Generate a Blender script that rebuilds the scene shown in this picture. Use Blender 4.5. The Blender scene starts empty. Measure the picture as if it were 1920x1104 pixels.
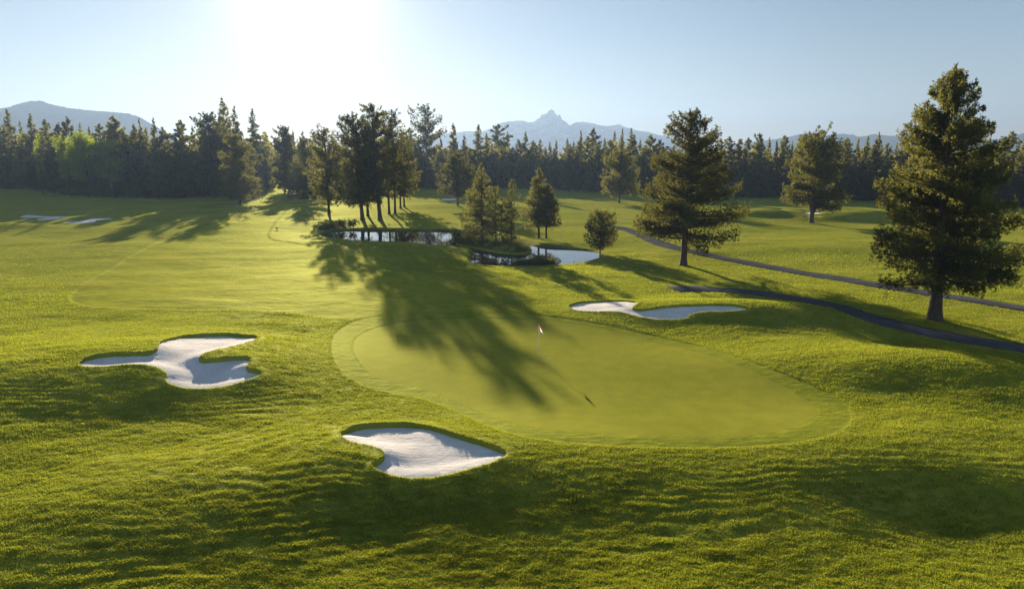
import bpy, math, random
import numpy as np
from mathutils import Vector, Matrix
from mathutils.geometry import delaunay_2d_cdt

sc = bpy.context.scene
COL = sc.collection

# ---------------------------------------------------------------- camera, sky, sun, exposure
PW, PH, FPX, CU, CV = 1920.0, 1104.0, 1281.0, 960.0, 552.0
HORIZON = 290.0
CAM_H = 14.0
PITCH = math.atan((CV - HORIZON) / FPX)
cam_d = bpy.data.cameras.new("camera")
cam = bpy.data.objects.new("camera", cam_d)
COL.objects.link(cam)
cam.location = (0, 0, CAM_H)
cam.rotation_euler = (math.pi / 2 - PITCH, 0, 0)
cam_d.sensor_width = 36.0
cam_d.lens = 36.0 * FPX / PW
cam_d.clip_start = 0.5
cam_d.clip_end = 20000
sc.camera = cam

SUN_EL, SUN_AZ = math.radians(12.0), math.radians(-15.7)     # azimuth from +Y, clockwise positive
SUN_DIR = Vector((math.sin(SUN_AZ) * math.cos(SUN_EL), math.cos(SUN_AZ) * math.cos(SUN_EL), math.sin(SUN_EL)))
EXPOSURE = 2.25
SKY_STRENGTH = 0.05
SUN_STRENGTH = 5.0

world = bpy.data.worlds.new("World")
sc.world = world
world.use_nodes = True
wn, wl = world.node_tree.nodes, world.node_tree.links
wn.clear()
w_out = wn.new("ShaderNodeOutputWorld")
w_bg = wn.new("ShaderNodeBackground")
w_sky = wn.new("ShaderNodeTexSky")
w_sky.sky_type = 'NISHITA'
w_sky.sun_disc = False
w_sky.sun_elevation = SUN_EL
w_sky.sun_rotation = SUN_AZ
w_sky.altitude = 900
w_sky.air_density = 1.0
w_sky.dust_density = 0.2
w_sky.ozone_density = 2.0
w_bg.inputs["Strength"].default_value = SKY_STRENGTH
# the aureole of the low sun in the hazy air: brightness as a function of the angle to the sun
w_tc = wn.new("ShaderNodeTexCoord")
w_dot = wn.new("ShaderNodeVectorMath"); w_dot.operation = 'DOT_PRODUCT'
w_dot.inputs[1].default_value = SUN_DIR
w_ac = wn.new("ShaderNodeMath"); w_ac.operation = 'ARCCOSINE'
wl.new(w_tc.outputs["Generated"], w_dot.inputs[0])
wl.new(w_dot.outputs["Value"], w_ac.inputs[0])
def w_gauss(sig, amp):
    a = wn.new("ShaderNodeMath"); a.operation = 'DIVIDE'; a.inputs[1].default_value = math.radians(sig)
    wl.new(w_ac.outputs[0], a.inputs[0])
    b = wn.new("ShaderNodeMath"); b.operation = 'POWER'; b.inputs[1].default_value = 2.0
    wl.new(a.outputs[0], b.inputs[0])
    c = wn.new("ShaderNodeMath"); c.operation = 'MULTIPLY'; c.inputs[1].default_value = -1.0
    wl.new(b.outputs[0], c.inputs[0])
    e = wn.new("ShaderNodeMath"); e.operation = 'EXPONENT'
    wl.new(c.outputs[0], e.inputs[0])
    m = wn.new("ShaderNodeMath"); m.operation = 'MULTIPLY'; m.inputs[1].default_value = amp
    wl.new(e.outputs[0], m.inputs[0])
    return m
g1, g2 = w_gauss(4.8, 4.0), w_gauss(11.0, 0.7)
w_add = wn.new("ShaderNodeMath"); w_add.operation = 'ADD'
wl.new(g1.outputs[0], w_add.inputs[0]); wl.new(g2.outputs[0], w_add.inputs[1])
w_col = wn.new("ShaderNodeVectorMath"); w_col.operation = 'SCALE'
w_col.inputs[0].default_value = (1.0, 0.94, 0.85)
wl.new(w_add.outputs[0], w_col.inputs["Scale"])
w_sum = wn.new("ShaderNodeVectorMath"); w_sum.operation = 'ADD'
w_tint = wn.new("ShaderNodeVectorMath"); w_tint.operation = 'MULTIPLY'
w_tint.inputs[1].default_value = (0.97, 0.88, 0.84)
# sky dimmed round the sun and boosted overhead and behind, as added fill light
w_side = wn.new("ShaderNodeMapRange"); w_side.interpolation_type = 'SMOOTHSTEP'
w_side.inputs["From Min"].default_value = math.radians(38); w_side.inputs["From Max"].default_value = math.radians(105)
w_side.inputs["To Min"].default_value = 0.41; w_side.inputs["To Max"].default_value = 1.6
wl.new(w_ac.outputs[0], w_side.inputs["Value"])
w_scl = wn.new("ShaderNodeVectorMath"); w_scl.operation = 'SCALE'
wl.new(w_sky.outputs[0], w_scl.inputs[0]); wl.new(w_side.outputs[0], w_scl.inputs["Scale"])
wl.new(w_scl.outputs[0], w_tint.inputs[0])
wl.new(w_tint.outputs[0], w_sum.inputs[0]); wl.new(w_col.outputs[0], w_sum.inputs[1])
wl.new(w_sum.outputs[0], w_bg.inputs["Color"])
wl.new(w_bg.outputs[0], w_out.inputs["Surface"])

sun_d = bpy.data.lights.new("sun", 'SUN')
sun_d.energy = SUN_STRENGTH
sun_d.angle = math.radians(0.5)
sun_d.color = (1.0, 0.90, 0.72)
sun = bpy.data.objects.new("sun", sun_d)
COL.objects.link(sun)
sun.rotation_euler = SUN_DIR.to_track_quat('Z', 'Y').to_euler()

sc.view_settings.view_transform = 'Standard'
sc.view_settings.look = 'None'
sc.view_settings.gamma = 1.0
sc.view_settings.exposure = EXPOSURE
sc.view_settings.use_curve_mapping = False
sc.cycles.max_bounces = 6
sc.cycles.diffuse_bounces = 2
sc.cycles.glossy_bounces = 3
sc.cycles.transmission_bounces = 3
sc.cycles.volume_bounces = 0
sc.cycles.use_denoising = True
sc.cycles.denoising_prefilter = 'NONE'
sc.cycles.sample_clamp_indirect = 4.0

# ---------------------------------------------------------------- helpers
def tag(o, label=None, cat=None, group=None, kind=None):
    if label: o["label"] = label
    if cat: o["category"] = cat
    if group: o["group"] = group
    if kind: o["kind"] = kind
    return o

def mesh_obj(name, verts, faces, mat=None, parent=None, smooth=False):
    """faces: list of (M,k) integer arrays."""
    me = bpy.data.meshes.new(name)
    verts = np.asarray(verts, dtype=np.float32)
    faces = [np.asarray(f, dtype=np.int32) for f in faces if len(f)]
    me.vertices.add(len(verts))
    me.vertices.foreach_set("co", verts.ravel())
    nl = sum(f.size for f in faces)
    npol = sum(len(f) for f in faces)
    me.loops.add(nl)
    me.loops.foreach_set("vertex_index", np.concatenate([f.ravel() for f in faces]))
    me.polygons.add(npol)
    tot = np.concatenate([np.full(len(f), f.shape[1], dtype=np.int32) for f in faces])
    start = np.concatenate([[0], np.cumsum(tot)[:-1]]).astype(np.int32)
    me.polygons.foreach_set("loop_start", start)
    try:
        me.polygons.foreach_set("loop_total", tot)
    except Exception:
        pass
    me.update(calc_edges=True)
    me.validate()
    if smooth:
        me.polygons.foreach_set("use_smooth", np.ones(len(me.polygons), dtype=bool))
    if mat: me.materials.append(mat)
    o = bpy.data.objects.new(name, me)
    COL.objects.link(o)
    if parent: o.parent = parent
    return o

def empty(name, loc):
    o = bpy.data.objects.new(name, None)
    o.empty_display_size = 0.3
    o.location = loc
    COL.objects.link(o)
    return o

class Geo:
    """collects tubes / quads / tris into one mesh"""
    def __init__(self): self.v = []; self.q = []; self.t = []; self.n = 0
    def add(self, v, q=None, t=None):
        v = np.asarray(v, float)
        if q is not None and len(q): self.q.append(np.asarray(q, int) + self.n)
        if t is not None and len(t): self.t.append(np.asarray(t, int) + self.n)
        self.v.append(v); self.n += len(v)
    def tube(self, pts, rad, sides=6, cap=True):
        pts = np.asarray(pts, float); rad = np.asarray(rad, float); n = len(pts)
        tan = np.gradient(pts, axis=0); tan /= np.linalg.norm(tan, axis=1)[:, None] + 1e-9
        ref = np.array([0.0, 0, 1]) if abs(tan[0, 2]) < 0.8 else np.array([1.0, 0, 0])
        a = np.cross(tan, ref); a /= np.linalg.norm(a, axis=1)[:, None] + 1e-9
        b = np.cross(tan, a)
        th = np.arange(sides) * 2 * math.pi / sides
        ring = pts[:, None, :] + rad[:, None, None] * (np.cos(th)[None, :, None] * a[:, None, :] + np.sin(th)[None, :, None] * b[:, None, :])
        v = ring.reshape(-1, 3)
        i = np.arange(n - 1)[:, None] * sides; j = np.arange(sides)[None, :]; k = (j + 1) % sides
        q = np.stack([i + j, i + k, i + sides + k, i + sides + j], -1).reshape(-1, 4)
        t = None
        if cap:
            v = np.vstack([v, pts[-1:], pts[:1]])
            jj = np.arange(sides); kk = (jj + 1) % sides
            t = np.vstack([np.stack([(n - 1) * sides + jj, (n - 1) * sides + kk, np.full(sides, n * sides)], -1),
                           np.stack([kk, jj, np.full(sides, n * sides + 1)], -1)])
        self.add(v, q, t)
    def faces(self):
        f = []
        if self.q: f.append(np.vstack(self.q))
        if self.t: f.append(np.vstack(self.t))
        return f
    def build(self, name, mat, parent=None, smooth=False):
        return mesh_obj(name, np.vstack(self.v), self.faces(), mat, parent, smooth)

def hash2(ix, iy, seed):
    n = (ix.astype(np.int64) * 374761393 + iy.astype(np.int64) * 668265263 + seed * 1274126177) & 0xFFFFFFFF
    n = ((n ^ (n >> 13)) * 1274126177) & 0xFFFFFFFF
    n = n ^ (n >> 16)
    return (n & 0xFFFFFF) / float(0xFFFFFF)
def vnoise(x, y, seed=0):
    x = np.asarray(x, float); y = np.asarray(y, float)
    ix = np.floor(x); iy = np.floor(y); fx = x - ix; fy = y - iy
    fx = fx * fx * fx * (fx * (fx * 6 - 15) + 10); fy = fy * fy * fy * (fy * (fy * 6 - 15) + 10)
    a = hash2(ix, iy, seed); b = hash2(ix + 1, iy, seed); c = hash2(ix, iy + 1, seed); d = hash2(ix + 1, iy + 1, seed)
    return (a * (1 - fx) + b * fx) * (1 - fy) + (c * (1 - fx) + d * fx) * fy - 0.5
def fbm(x, y, seed=0, octs=3, gain=0.5):
    s = 0; a = 1.0
    for k in range(octs):
        s = s + a * vnoise(x * 2 ** k, y * 2 ** k, seed + 17 * k); a *= gain
    return s
def sstep(a, b, x):
    t = np.clip((np.asarray(x, float) - a) / (b - a), 0, 1)
    return t * t * (3 - 2 * t)

# ---------------------------------------------------------------- reading the photograph: rays through its pixels
SP, CP = math.sin(PITCH), math.cos(PITCH)
def ray(u, v):
    a = (np.asarray(u, float) - CU) / FPX; b = (np.asarray(v, float) - CV) / FPX
    return a, CP - b * SP, -SP - b * CP
def flat(u, v, z=0.0):
    dx, dy, dz = ray(u, v); t = (z - CAM_H) / dz
    return dx * t, dy * t
def ground_at(u, v, fn):
    dx, dy, dz = ray(u, v)
    z = np.zeros_like(dx * 1.0)
    for _ in range(60):
        t = (z - CAM_H) / dz
        z = 0.5 * z + 0.5 * fn(dx * t, dy * t)
    t = (z - CAM_H) / dz
    return dx * t, dy * t
def smooth_closed(P, n=4):
    P = np.asarray(P, float)
    for _ in range(n - 1):
        Q = np.roll(P, -1, axis=0)
        P = np.stack([0.75 * P + 0.25 * Q, 0.25 * P + 0.75 * Q], 1).reshape(-1, 2)
    return P
def catmull(P, closed=False, k=6):
    P = np.asarray(P, float); n = len(P); out = []
    for i in range(n if closed else n - 1):
        g = (lambda j: P[j % n]) if closed else (lambda j: P[min(max(j, 0), n - 1)])
        p0, p1, p2, p3 = g(i - 1), g(i), g(i + 1), g(i + 2)
        for s in np.arange(k) / k:
            out.append(0.5 * ((2 * p1) + (p2 - p0) * s + (2 * p0 - 5 * p1 + 4 * p2 - p3) * s * s + (3 * p1 - p0 - 3 * p2 + p3) * s ** 3))
    if not closed: out.append(P[-1])
    return np.array(out)
def sd_poly(x, y, P, margin=6.0):
    """signed distance, negative inside; +margin far outside"""
    x = np.asarray(x, float).ravel(); y = np.asarray(y, float).ravel()
    out = np.full(len(x), float(margin))
    lo, hi = P.min(0) - margin, P.max(0) + margin
    idx = np.nonzero((x > lo[0]) & (x < hi[0]) & (y > lo[1]) & (y < hi[1]))[0]
    if not len(idx): return out
    X, Y = x[idx], y[idx]
    d2 = np.full(len(X), 1e18); ins = np.zeros(len(X), bool)
    Q = np.roll(P, -1, axis=0)
    for (ax, ay), (bx, by) in zip(P, Q):
        ex, ey = bx - ax, by - ay; L = ex * ex + ey * ey + 1e-12
        t = np.clip(((X - ax) * ex + (Y - ay) * ey) / L, 0, 1)
        d2 = np.minimum(d2, (X - ax - t * ex) ** 2 + (Y - ay - t * ey) ** 2)
        c = (ay > Y) != (by > Y)
        if abs(ey) > 1e-12: ins ^= c & (X < ex * (Y - ay) / ey + ax)
    d = np.sqrt(d2)
    out[idx] = np.minimum(np.where(ins, -d, d), margin)
    return out
def fill(P, sp, seed=1):
    """triangulated polygon with interior points about sp apart"""
    rs = np.random.RandomState(seed)
    lo, hi = P.min(0), P.max(0)
    gx, gy = np.meshgrid(np.arange(lo[0], hi[0], sp), np.arange(lo[1], hi[1], sp * 0.87))
    gx = gx + (np.arange(gx.shape[0]) % 2)[:, None] * sp / 2
    gx = (gx + rs.uniform(-.1, .1, gx.shape) * sp).ravel(); gy = (gy + rs.uniform(-.1, .1, gy.shape) * sp).ravel()
    k = sd_poly(gx, gy, P) < -sp * 0.45
    V = [Vector((a, b)) for a, b in P] + [Vector((a, b)) for a, b in zip(gx[k], gy[k])]
    n = len(P)
    r = delaunay_2d_cdt(V, [(i, (i + 1) % n) for i in range(n)], [list(range(n))], 1, 1e-6)
    return np.array([(v.x, v.y) for v in r[0]]), np.array([f for f in r[2] if len(f) == 3])
def resample(P, step):
    Q = np.vstack([P, P[:1]]); L = np.concatenate([[0], np.cumsum(np.linalg.norm(np.diff(Q, axis=0), axis=1))])
    n = max(12, int(L[-1] / step)); s = np.arange(n) * L[-1] / n
    return np.stack([np.interp(s, L, Q[:, 0]), np.interp(s, L, Q[:, 1])], 1)

# ---------------------------------------------------------------- outlines read from the photograph (pixels)
PX_BUNKER_CLOVER = [(148,690),(148,681),(165,671),(198,664),(247,664),(286,664),(295,657),(297,647),(312,640),(348,632),(410,628),(452,629),(483,632),(488,638),(468,645),(426,656),(393,664),(376,671),(374,677),(393,677),(426,674),(452,671),(470,673),(473,681),(463,690),(465,696),(485,697),(494,703),(488,710),(459,720),(419,729),(377,735),(341,733),(315,726),(308,719),(313,711),(311,703),(296,695),(263,689),(214,691),(165,693)]
PX_BUNKER_FRONT = [(636,820),(640,812),(663,801),(702,795),(748,793),(790,796),(829,808),(871,820),(914,834),(942,845),(953,854),(946,864),(914,877),(878,888),(836,897),(797,902),(762,902),(726,894),(702,885),(695,876),(703,868),(719,860),(719,849),(705,841),(684,837),(652,832)]
PX_BUNKER_RIGHT = [(1065,577),(1068,572.5),(1086,568),(1118,565.6),(1151,566),(1184,568),(1197,570.6),(1194,574.5),(1184,578.5),(1190,582),(1206,581.5),(1239,578),(1271,574.5),(1315,572.4),(1359,572.4),(1387,575.4),(1406,582),(1396,585),(1359,586),(1326,586),(1302,588.6),(1290,593.5),(1293,597),(1271,600),(1239,601),(1210,598.6),(1188,592.8),(1171,588),(1151,585.6),(1107,585.2),(1079,583.7)]
PX_BUNKER_FAR_A = [(32,408.5),(45,403.3),(58,402.6),(77,404.6),(100,405.6),(130,405.2),(158,403.8),(152,407),(128,407.6),(116,411.5),(106,414.2),(72,414.4),(66,412.2),(74,408.5),(68,409.4),(50,410)]
PX_BUNKER_FAR_B = [(116,417.6),(133,416.3),(155,414.7),(165,411.7),(178,409.5),(217,409),(210,412),(233,412.5),(217,413.4),(183,414.3),(178,416.7),(192,417.5),(167,420.4),(143,421.8),(123,420.4)]
PX_BUNKER_MID = [(824,374.5),(832,372.5),(848,372),(858,372.8),(860,375),(848,377),(832,377)]
PX_BUNKER_BACK_A = [(1424,394.5),(1445,392.8),(1474,392.2),(1462,395.5),(1440,396.4)]
PX_BUNKER_BACK_B = [(1502,402.5),(1516,399),(1534,397.5),(1560,397.6),(1584,397.4),(1572,400.6),(1544,402.4),(1520,403.4)]
PX_GREEN = [(662,655),(663,642),(669,632),(688,620),(722,609),(772,602),(843,597),(914,596.5),(1000,598.5),(1050,603),(1096,609),(1150,620),(1197,634),(1240,645),(1297,657),(1374,681),(1431,706),(1489,735),(1527,761),(1533,779),(1508,797),(1455,811),(1383,818),(1287,820),(1192,816),(1073,810),(1003,801),(950,790),(900,774),(864,757),(829,741),(790,727),(748,719),(712,710),(690,698),(670,673)]
PX_FRINGE = [(620,655),(624,630),(644,610),(680,596),(760,588),(860,583),(930,585),(1000,590),(1067,597),(1140,609),(1216,627),(1335,655),(1407,679),(1479,705),(1551,735),(1594,766),(1596,795),(1551,820),(1431,838),(1287,841),(1127,836),(1020,826),(950,812),(896,791),(843,766),(790,745),(735,737),(690,727),(650,705),(630,685)]
PX_FAIRWAY = [(518,362),(545,362),(548,385),(520,412),(500,440),(508,452),(560,458),(640,470),(740,497),(850,535),(900,565),(935,588),(860,590),(760,592),(650,600),(560,590),(480,584),(300,583),(180,580),(138,570),(132,554),(158,535),(205,510),(238,487),(300,455),(420,410),(480,380)]
PX_POND = [(597,442),(612,436),(640,431.5),(700,432),(760,432),(840,432.5),(875,436),(910,441),(940,446),(962,452),(984,454.8),(1011,462),(1039,464.4),(1079,467.8),(1107,470.4),(1119,473.4),(1133,480),(1126,485.5),(1107,490.3),(1089,494.3),(1059,497.7),(1019,498.9),(980,500),(940,500.4),(910,499.5),(886,497.5),(880,491),(883,484),(886,476),(884,469.5),(866,466),(845,463.5),(813,462),(784,459),(752,455.4),(711,454.2),(682,453.2),(650,451.8),(622,448)]
PX_ISLAND = [(854,457),(868,450),(890,448),(916,449.5),(952,457),(979,461.4),(995,467),(996,473),(975,477.6),(940,475.6),(905,468.5),(878,463.5),(862,461)]
PX_PATH_FAR = [(1120,420),(1155,427),(1190,437),(1213,448),(1235,457),(1270,467.5),(1330,480),(1400,494),(1500,512),(1600,530),(1700,547.5),(1800,563.5),(1920,582),(2040,600)]
PX_PATH_NEAR = [(1262,545),(1290,543),(1330,544),(1400,549),(1470,558),(1540,572),(1620,592),(1700,615),(1780,635),(1850,647),(1920,656),(2040,672)]
# mounds: pixel of the middle, height, spread along x and y in metres, rotation
MOUNDS = [
    (330,702,1.5,9.0,5.4,0), (60,702,0.8,9,5.4,0), (760,850,0.6,5.0,4.0,-12), (1000,860,0.35,5,3,0),
    (520,900,0.55,5,4,10), (140,960,0.5,5,3,0),
    (1440,603,1.5,7.5,3.0,-10), (1255,592,0.7,8,3.2,-4), (1720,700,1.5,8,3.4,-10), (1330,880,0.42,9,3.5,0), (1780,870,0.5,5,4,0),
    (1060,690,-0.15,12,7,0), (1820,965,-0.9,3.2,2.6,0), (860,960,-0.35,6,3,0), (1560,950,-0.4,7,2.6,0), (430,800,-0.35,9,2.5,0),
    (8,417,1.3,7,3.4,0), (1440,395,2.0,7.5,3.2,0), (1640,396,2.4,9.5,3.6,0), (1560,392,0.8,6,3,0), (1100,515,0.4,9,6,0), (1290,553,0.35,8,4,0),
    (500,545,0.35,16,9,0), (180,590,0.45,12,7,0), (420,480,0.4,20,14,0), (1500,470,0.6,16,9,0), (700,545,0.3,12,10,0), (840,385,0.7,9,6,0),
]
MW = []
for (u, v, a, sx, sy, r) in MOUNDS:
    x, y = flat(u, v, 0.8 * a if v < 450 else 0.0)
    MW.append((float(x), float(y), a * (0.75 if v > 560 else 0.85), sx, sy, math.radians(r)))
def h_base(x, y):
    x = np.asarray(x, float); y = np.asarray(y, float)
    z = -0.8 * (1 - sstep(14, 36, y)) + 0 * x
    for (mx, my, a, sx, sy, r) in MW:
        dx, dy = x - mx, y - my
        c, s = math.cos(r), math.sin(r)
        e = ((dx * c + dy * s) / sx) ** 2 + ((-dx * s + dy * c) / sy) ** 2
        z = z + a * np.exp(-0.5 * np.minimum(e, 60))
    far = sstep(60, 110, np.hypot(x, y))
    z = z + far * 0.8 * fbm(x / 46, y / 34, 5, 2) * (1 - sstep(600, 900, y))
    return z
WATER_Z = -0.55
POND = np.stack(flat(*smooth_closed(PX_POND, 3).T, WATER_Z), 1)
ISLAND = np.stack(flat(*smooth_closed(PX_ISLAND, 3).T, WATER_Z), 1)
def pond_flatten(x, y, z):
    """the ground round the pond settles to just above the water; dips below it inside"""
    sh = np.shape(z)
    d = sd_poly(x, y, POND, 14.0); di = sd_poly(x, y, ISLAND, 8.0)
    z = z.ravel()
    bank = WATER_Z + 0.18 + 0.03 * np.maximum(d, 0)
    z = bank + (z - bank) * sstep(1.0, 13.0, d)
    shore = WATER_Z + 0.18 * sstep(0.0, 0.5, d) - 0.9 * sstep(0.0, 1.2, -d)
    z = np.where(d < 0.8, np.minimum(shore + np.maximum(d, 0) * .03, z), z)
    isl = WATER_Z + 0.55 * sstep(0.0, 2.2, -di)
    z = np.where((di < 0.4) & (d < 0), np.maximum(z, np.where(di < 0, isl, WATER_Z - 0.5 * sstep(0, .4, di))), z)
    return z.reshape(sh)
def h_mid(x, y):
    z = h_base(x, y)
    return pond_flatten(x, y, z)
def world_poly(px, k=3):
    P = smooth_closed(px, k)
    x, y = ground_at(P[:, 0], P[:, 1], h_mid)
    return np.stack([x, y], 1)
GREEN = world_poly(PX_GREEN); FRINGE = world_poly(PX_FRINGE); FAIRWAY = world_poly(PX_FAIRWAY)
BUNKERS = [world_poly(p) for p in (PX_BUNKER_CLOVER, PX_BUNKER_FRONT, PX_BUNKER_RIGHT, PX_BUNKER_FAR_A, PX_BUNKER_FAR_B, PX_BUNKER_MID, PX_BUNKER_BACK_A, PX_BUNKER_BACK_B)]
def world_line(px):
    P = catmull(px, False, 8)
    x, y = ground_at(P[:, 0], P[:, 1], h_mid)
    return np.stack([x, y], 1)
PATHS = [world_line(PX_PATH_FAR), world_line(PX_PATH_NEAR)]
PATH_W = [1.3, 1.5]
def path_poly(L, w):
    t = np.gradient(L, axis=0); t /= np.linalg.norm(t, axis=1)[:, None]
    n = np.stack([-t[:, 1], t[:, 0]], 1)
    return np.vstack([L + n * w, (L - n * w)[::-1]])
PATH_POLY = [path_poly(L, w) for L, w in zip(PATHS, PATH_W)]

def h_turf(x, y, masks=None, dw=None):
    """the finished turf surface, before bunkers are cut; masks = (green distance, fringe distance)"""
    x = np.asarray(x, float).ravel(); y = np.asarray(y, float).ravel()
    z = h_mid(x, y)
    dg, df = masks if masks is not None else (sd_poly(x, y, GREEN, 6), sd_poly(x, y, FRINGE, 6))
    rough = sstep(0.0, 0.4, df); d = np.hypot(x, y)
    near = 1 - sstep(70, 130, d)
    wav = 0.15 * fbm(x / 5.6, y / 3.4, 11, 2) + 0.03 * fbm(x / 1.9, y / 0.75, 23, 2) + 0.024 * (1 - sstep(45, 75, d)) * fbm(x / 0.75, y / 0.32, 29, 2)
    if dw is None: dw = sd_poly(x, y, FAIRWAY, 6)
    z = z + 0.09 * sstep(-0.15, 0.3, dw) * sstep(0, 6.0, df)
    z = z + (0.10 + 0.12 * sstep(60, 100, d)) * fbm(x / 11.0, y / 5.5, 37, 2) * sstep(0, 8.0, df) * (1 - sstep(160, 260, d))
    hc = h_base(x, y) + 0.10 * fbm(x / 4.0, y / 4.0, 61, 2)
    z = z + 0.016 * np.sin(hc * 2 * math.pi / 0.085) * sstep(0.5, 2.0, df) * (1 - sstep(48, 62, d)) * sstep(-0.15, 0.2, fbm(x / 7, y / 5, 63, 2))
    z = z + rough * near * wav * sstep(0.0, 3.0, df)
    z = z + 0.035 * sstep(-0.05, 0.25, df) + 0.02 * sstep(-0.02, 0.2, dg)
    return z

# ---------------------------------------------------------------- materials
def new_mat(name):
    m = bpy.data.materials.new(name); m.use_nodes = True
    n = m.node_tree.nodes; n.clear()
    o = n.new("ShaderNodeOutputMaterial")
    return m, n, m.node_tree.links, o
def noise(n, l, scale, detail=3, rough=0.55, vec=None, stretch=None):
    t = n.new("ShaderNodeTexNoise"); t.inputs["Scale"].default_value = scale
    t.inputs["Detail"].default_value = detail; t.inputs["Roughness"].default_value = rough
    if vec is None:
        g = n.new("ShaderNodeNewGeometry"); vec = g.outputs["Position"]
    if stretch:
        mp = n.new("ShaderNodeMapping"); mp.inputs["Scale"].default_value = stretch
        l.new(vec, mp.inputs["Vector"]); vec = mp.outputs[0]
    l.new(vec, t.inputs["Vector"])
    return t
def ramp(n, l, src, stops):
    r = n.new("ShaderNodeValToRGB"); e = r.color_ramp.elements
    while len(e) < len(stops): e.new(0.5)
    for k, (p, c) in enumerate(stops):
        e[k].position = p; e[k].color = (*c, 1)
    l.new(src, r.inputs["Fac"]); return r
def mix(n, l, fac, a, b, mode='MIX'):
    m = n.new("ShaderNodeMix"); m.data_type = 'RGBA'; m.blend_type = mode
    for s, v in ((m.inputs["Factor"], fac), (m.inputs["A"], a), (m.inputs["B"], b)):
        pass
    def put(sock, v):
        if isinstance(v, (int, float)): sock.default_value = v
        elif isinstance(v, tuple): sock.default_value = (*v, 1)
        else: l.new(v, sock)
    put(m.inputs[0], fac); put(m.inputs[6], a); put(m.inputs[7], b)
    return m.outputs[2]
def bump(n, l, src, dist, strength=1.0, prev=None):
    b = n.new("ShaderNodeBump"); b.inputs["Strength"].default_value = strength; b.inputs["Distance"].default_value = dist
    l.new(src, b.inputs["Height"])
    if prev: l.new(prev, b.inputs["Normal"])
    return b.outputs[0]

def grass_surface(name, kind):
    m, n, l, o = new_mat(name)
    big = noise(n, l, 0.09, 4, 0.6); mid = noise(n, l, 0.9, 4, 0.6); fine = noise(n, l, 9.0, 4, 0.7)
    if kind == 'green':
        c = ramp(n, l, big.outputs["Fac"], [(0.3, (0.170, 0.168, 0.013)), (0.7, (0.215, 0.202, 0.020))])
        col = c.outputs[0]
        f2 = ramp(n, l, mid.outputs["Fac"], [(0.35, (0.86, 0.87, 0.85)), (0.65, (1.1, 1.09, 1.05))])
        col = mix(n, l, 0.8, col, f2.outputs[0], 'MULTIPLY')
        nrm = bump(n, l, fine.outputs["Fac"], 0.015, 0.6)
        sheen = 0.0
    else:
        a = n.new("ShaderNodeAttribute"); a.attribute_name = "zone"
        sep = n.new("ShaderNodeSeparateColor"); l.new(a.outputs["Color"], sep.inputs[0])
        c = ramp(n, l, big.outputs["Fac"], [(0.3, (0.140, 0.152, 0.012)), (0.5, (0.182, 0.184, 0.017)), (0.72, (0.230, 0.208, 0.030))])
        fw = ramp(n, l, big.outputs["Fac"], [(0.3, (0.180, 0.188, 0.008)), (0.7, (0.240, 0.220, 0.016))])
        fr = ramp(n, l, big.outputs["Fac"], [(0.3, (0.140, 0.155, 0.009)), (0.7, (0.180, 0.182, 0.014))])
        col = mix(n, l, sep.outputs[0], c.outputs[0], fw.outputs[0])
        col = mix(n, l, sep.outputs[1], col, fr.outputs[0])
        f2 = ramp(n, l, mid.outputs["Fac"], [(0.3, (0.72, 0.75, 0.7)), (0.7, (1.18, 1.15, 1.1))])
        col = mix(n, l, 0.8, col, f2.outputs[0], 'MULTIPLY')
        col = mix(n, l, sep.outputs[2], col, (0.055, 0.048, 0.022))
        st = noise(n, l, 1.6, 5, 0.65, None, (0.45, 1.0, 1.0))
        nrm = bump(n, l, st.outputs["Fac"], 0.22, 0.55)
        nrm = bump(n, l, fine.outputs["Fac"], 0.04, 0.7, nrm)
        sheen = 0.0
    p = n.new("ShaderNodeBsdfDiffuse")
    l.new(col, p.inputs["Color"]); l.new(nrm, p.inputs["Normal"])
    gl = n.new("ShaderNodeBsdfGlossy"); gl.inputs["Roughness"].default_value = 0.62
    gl.inputs["Color"].default_value = (0.80, 0.80, 0.30, 1); l.new(nrm, gl.inputs["Normal"])
    mx = n.new("ShaderNodeMixShader"); mx.inputs[0].default_value = 0.03 if kind == 'rough' else 0.025
    l.new(p.outputs[0], mx.inputs[1]); l.new(gl.outputs[0], mx.inputs[2])
    l.new(mx.outputs[0], o.inputs[0])
    return m
M_TURF = grass_surface("turf", 'rough')
M_GREEN = grass_surface("putting_turf", 'green')

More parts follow.
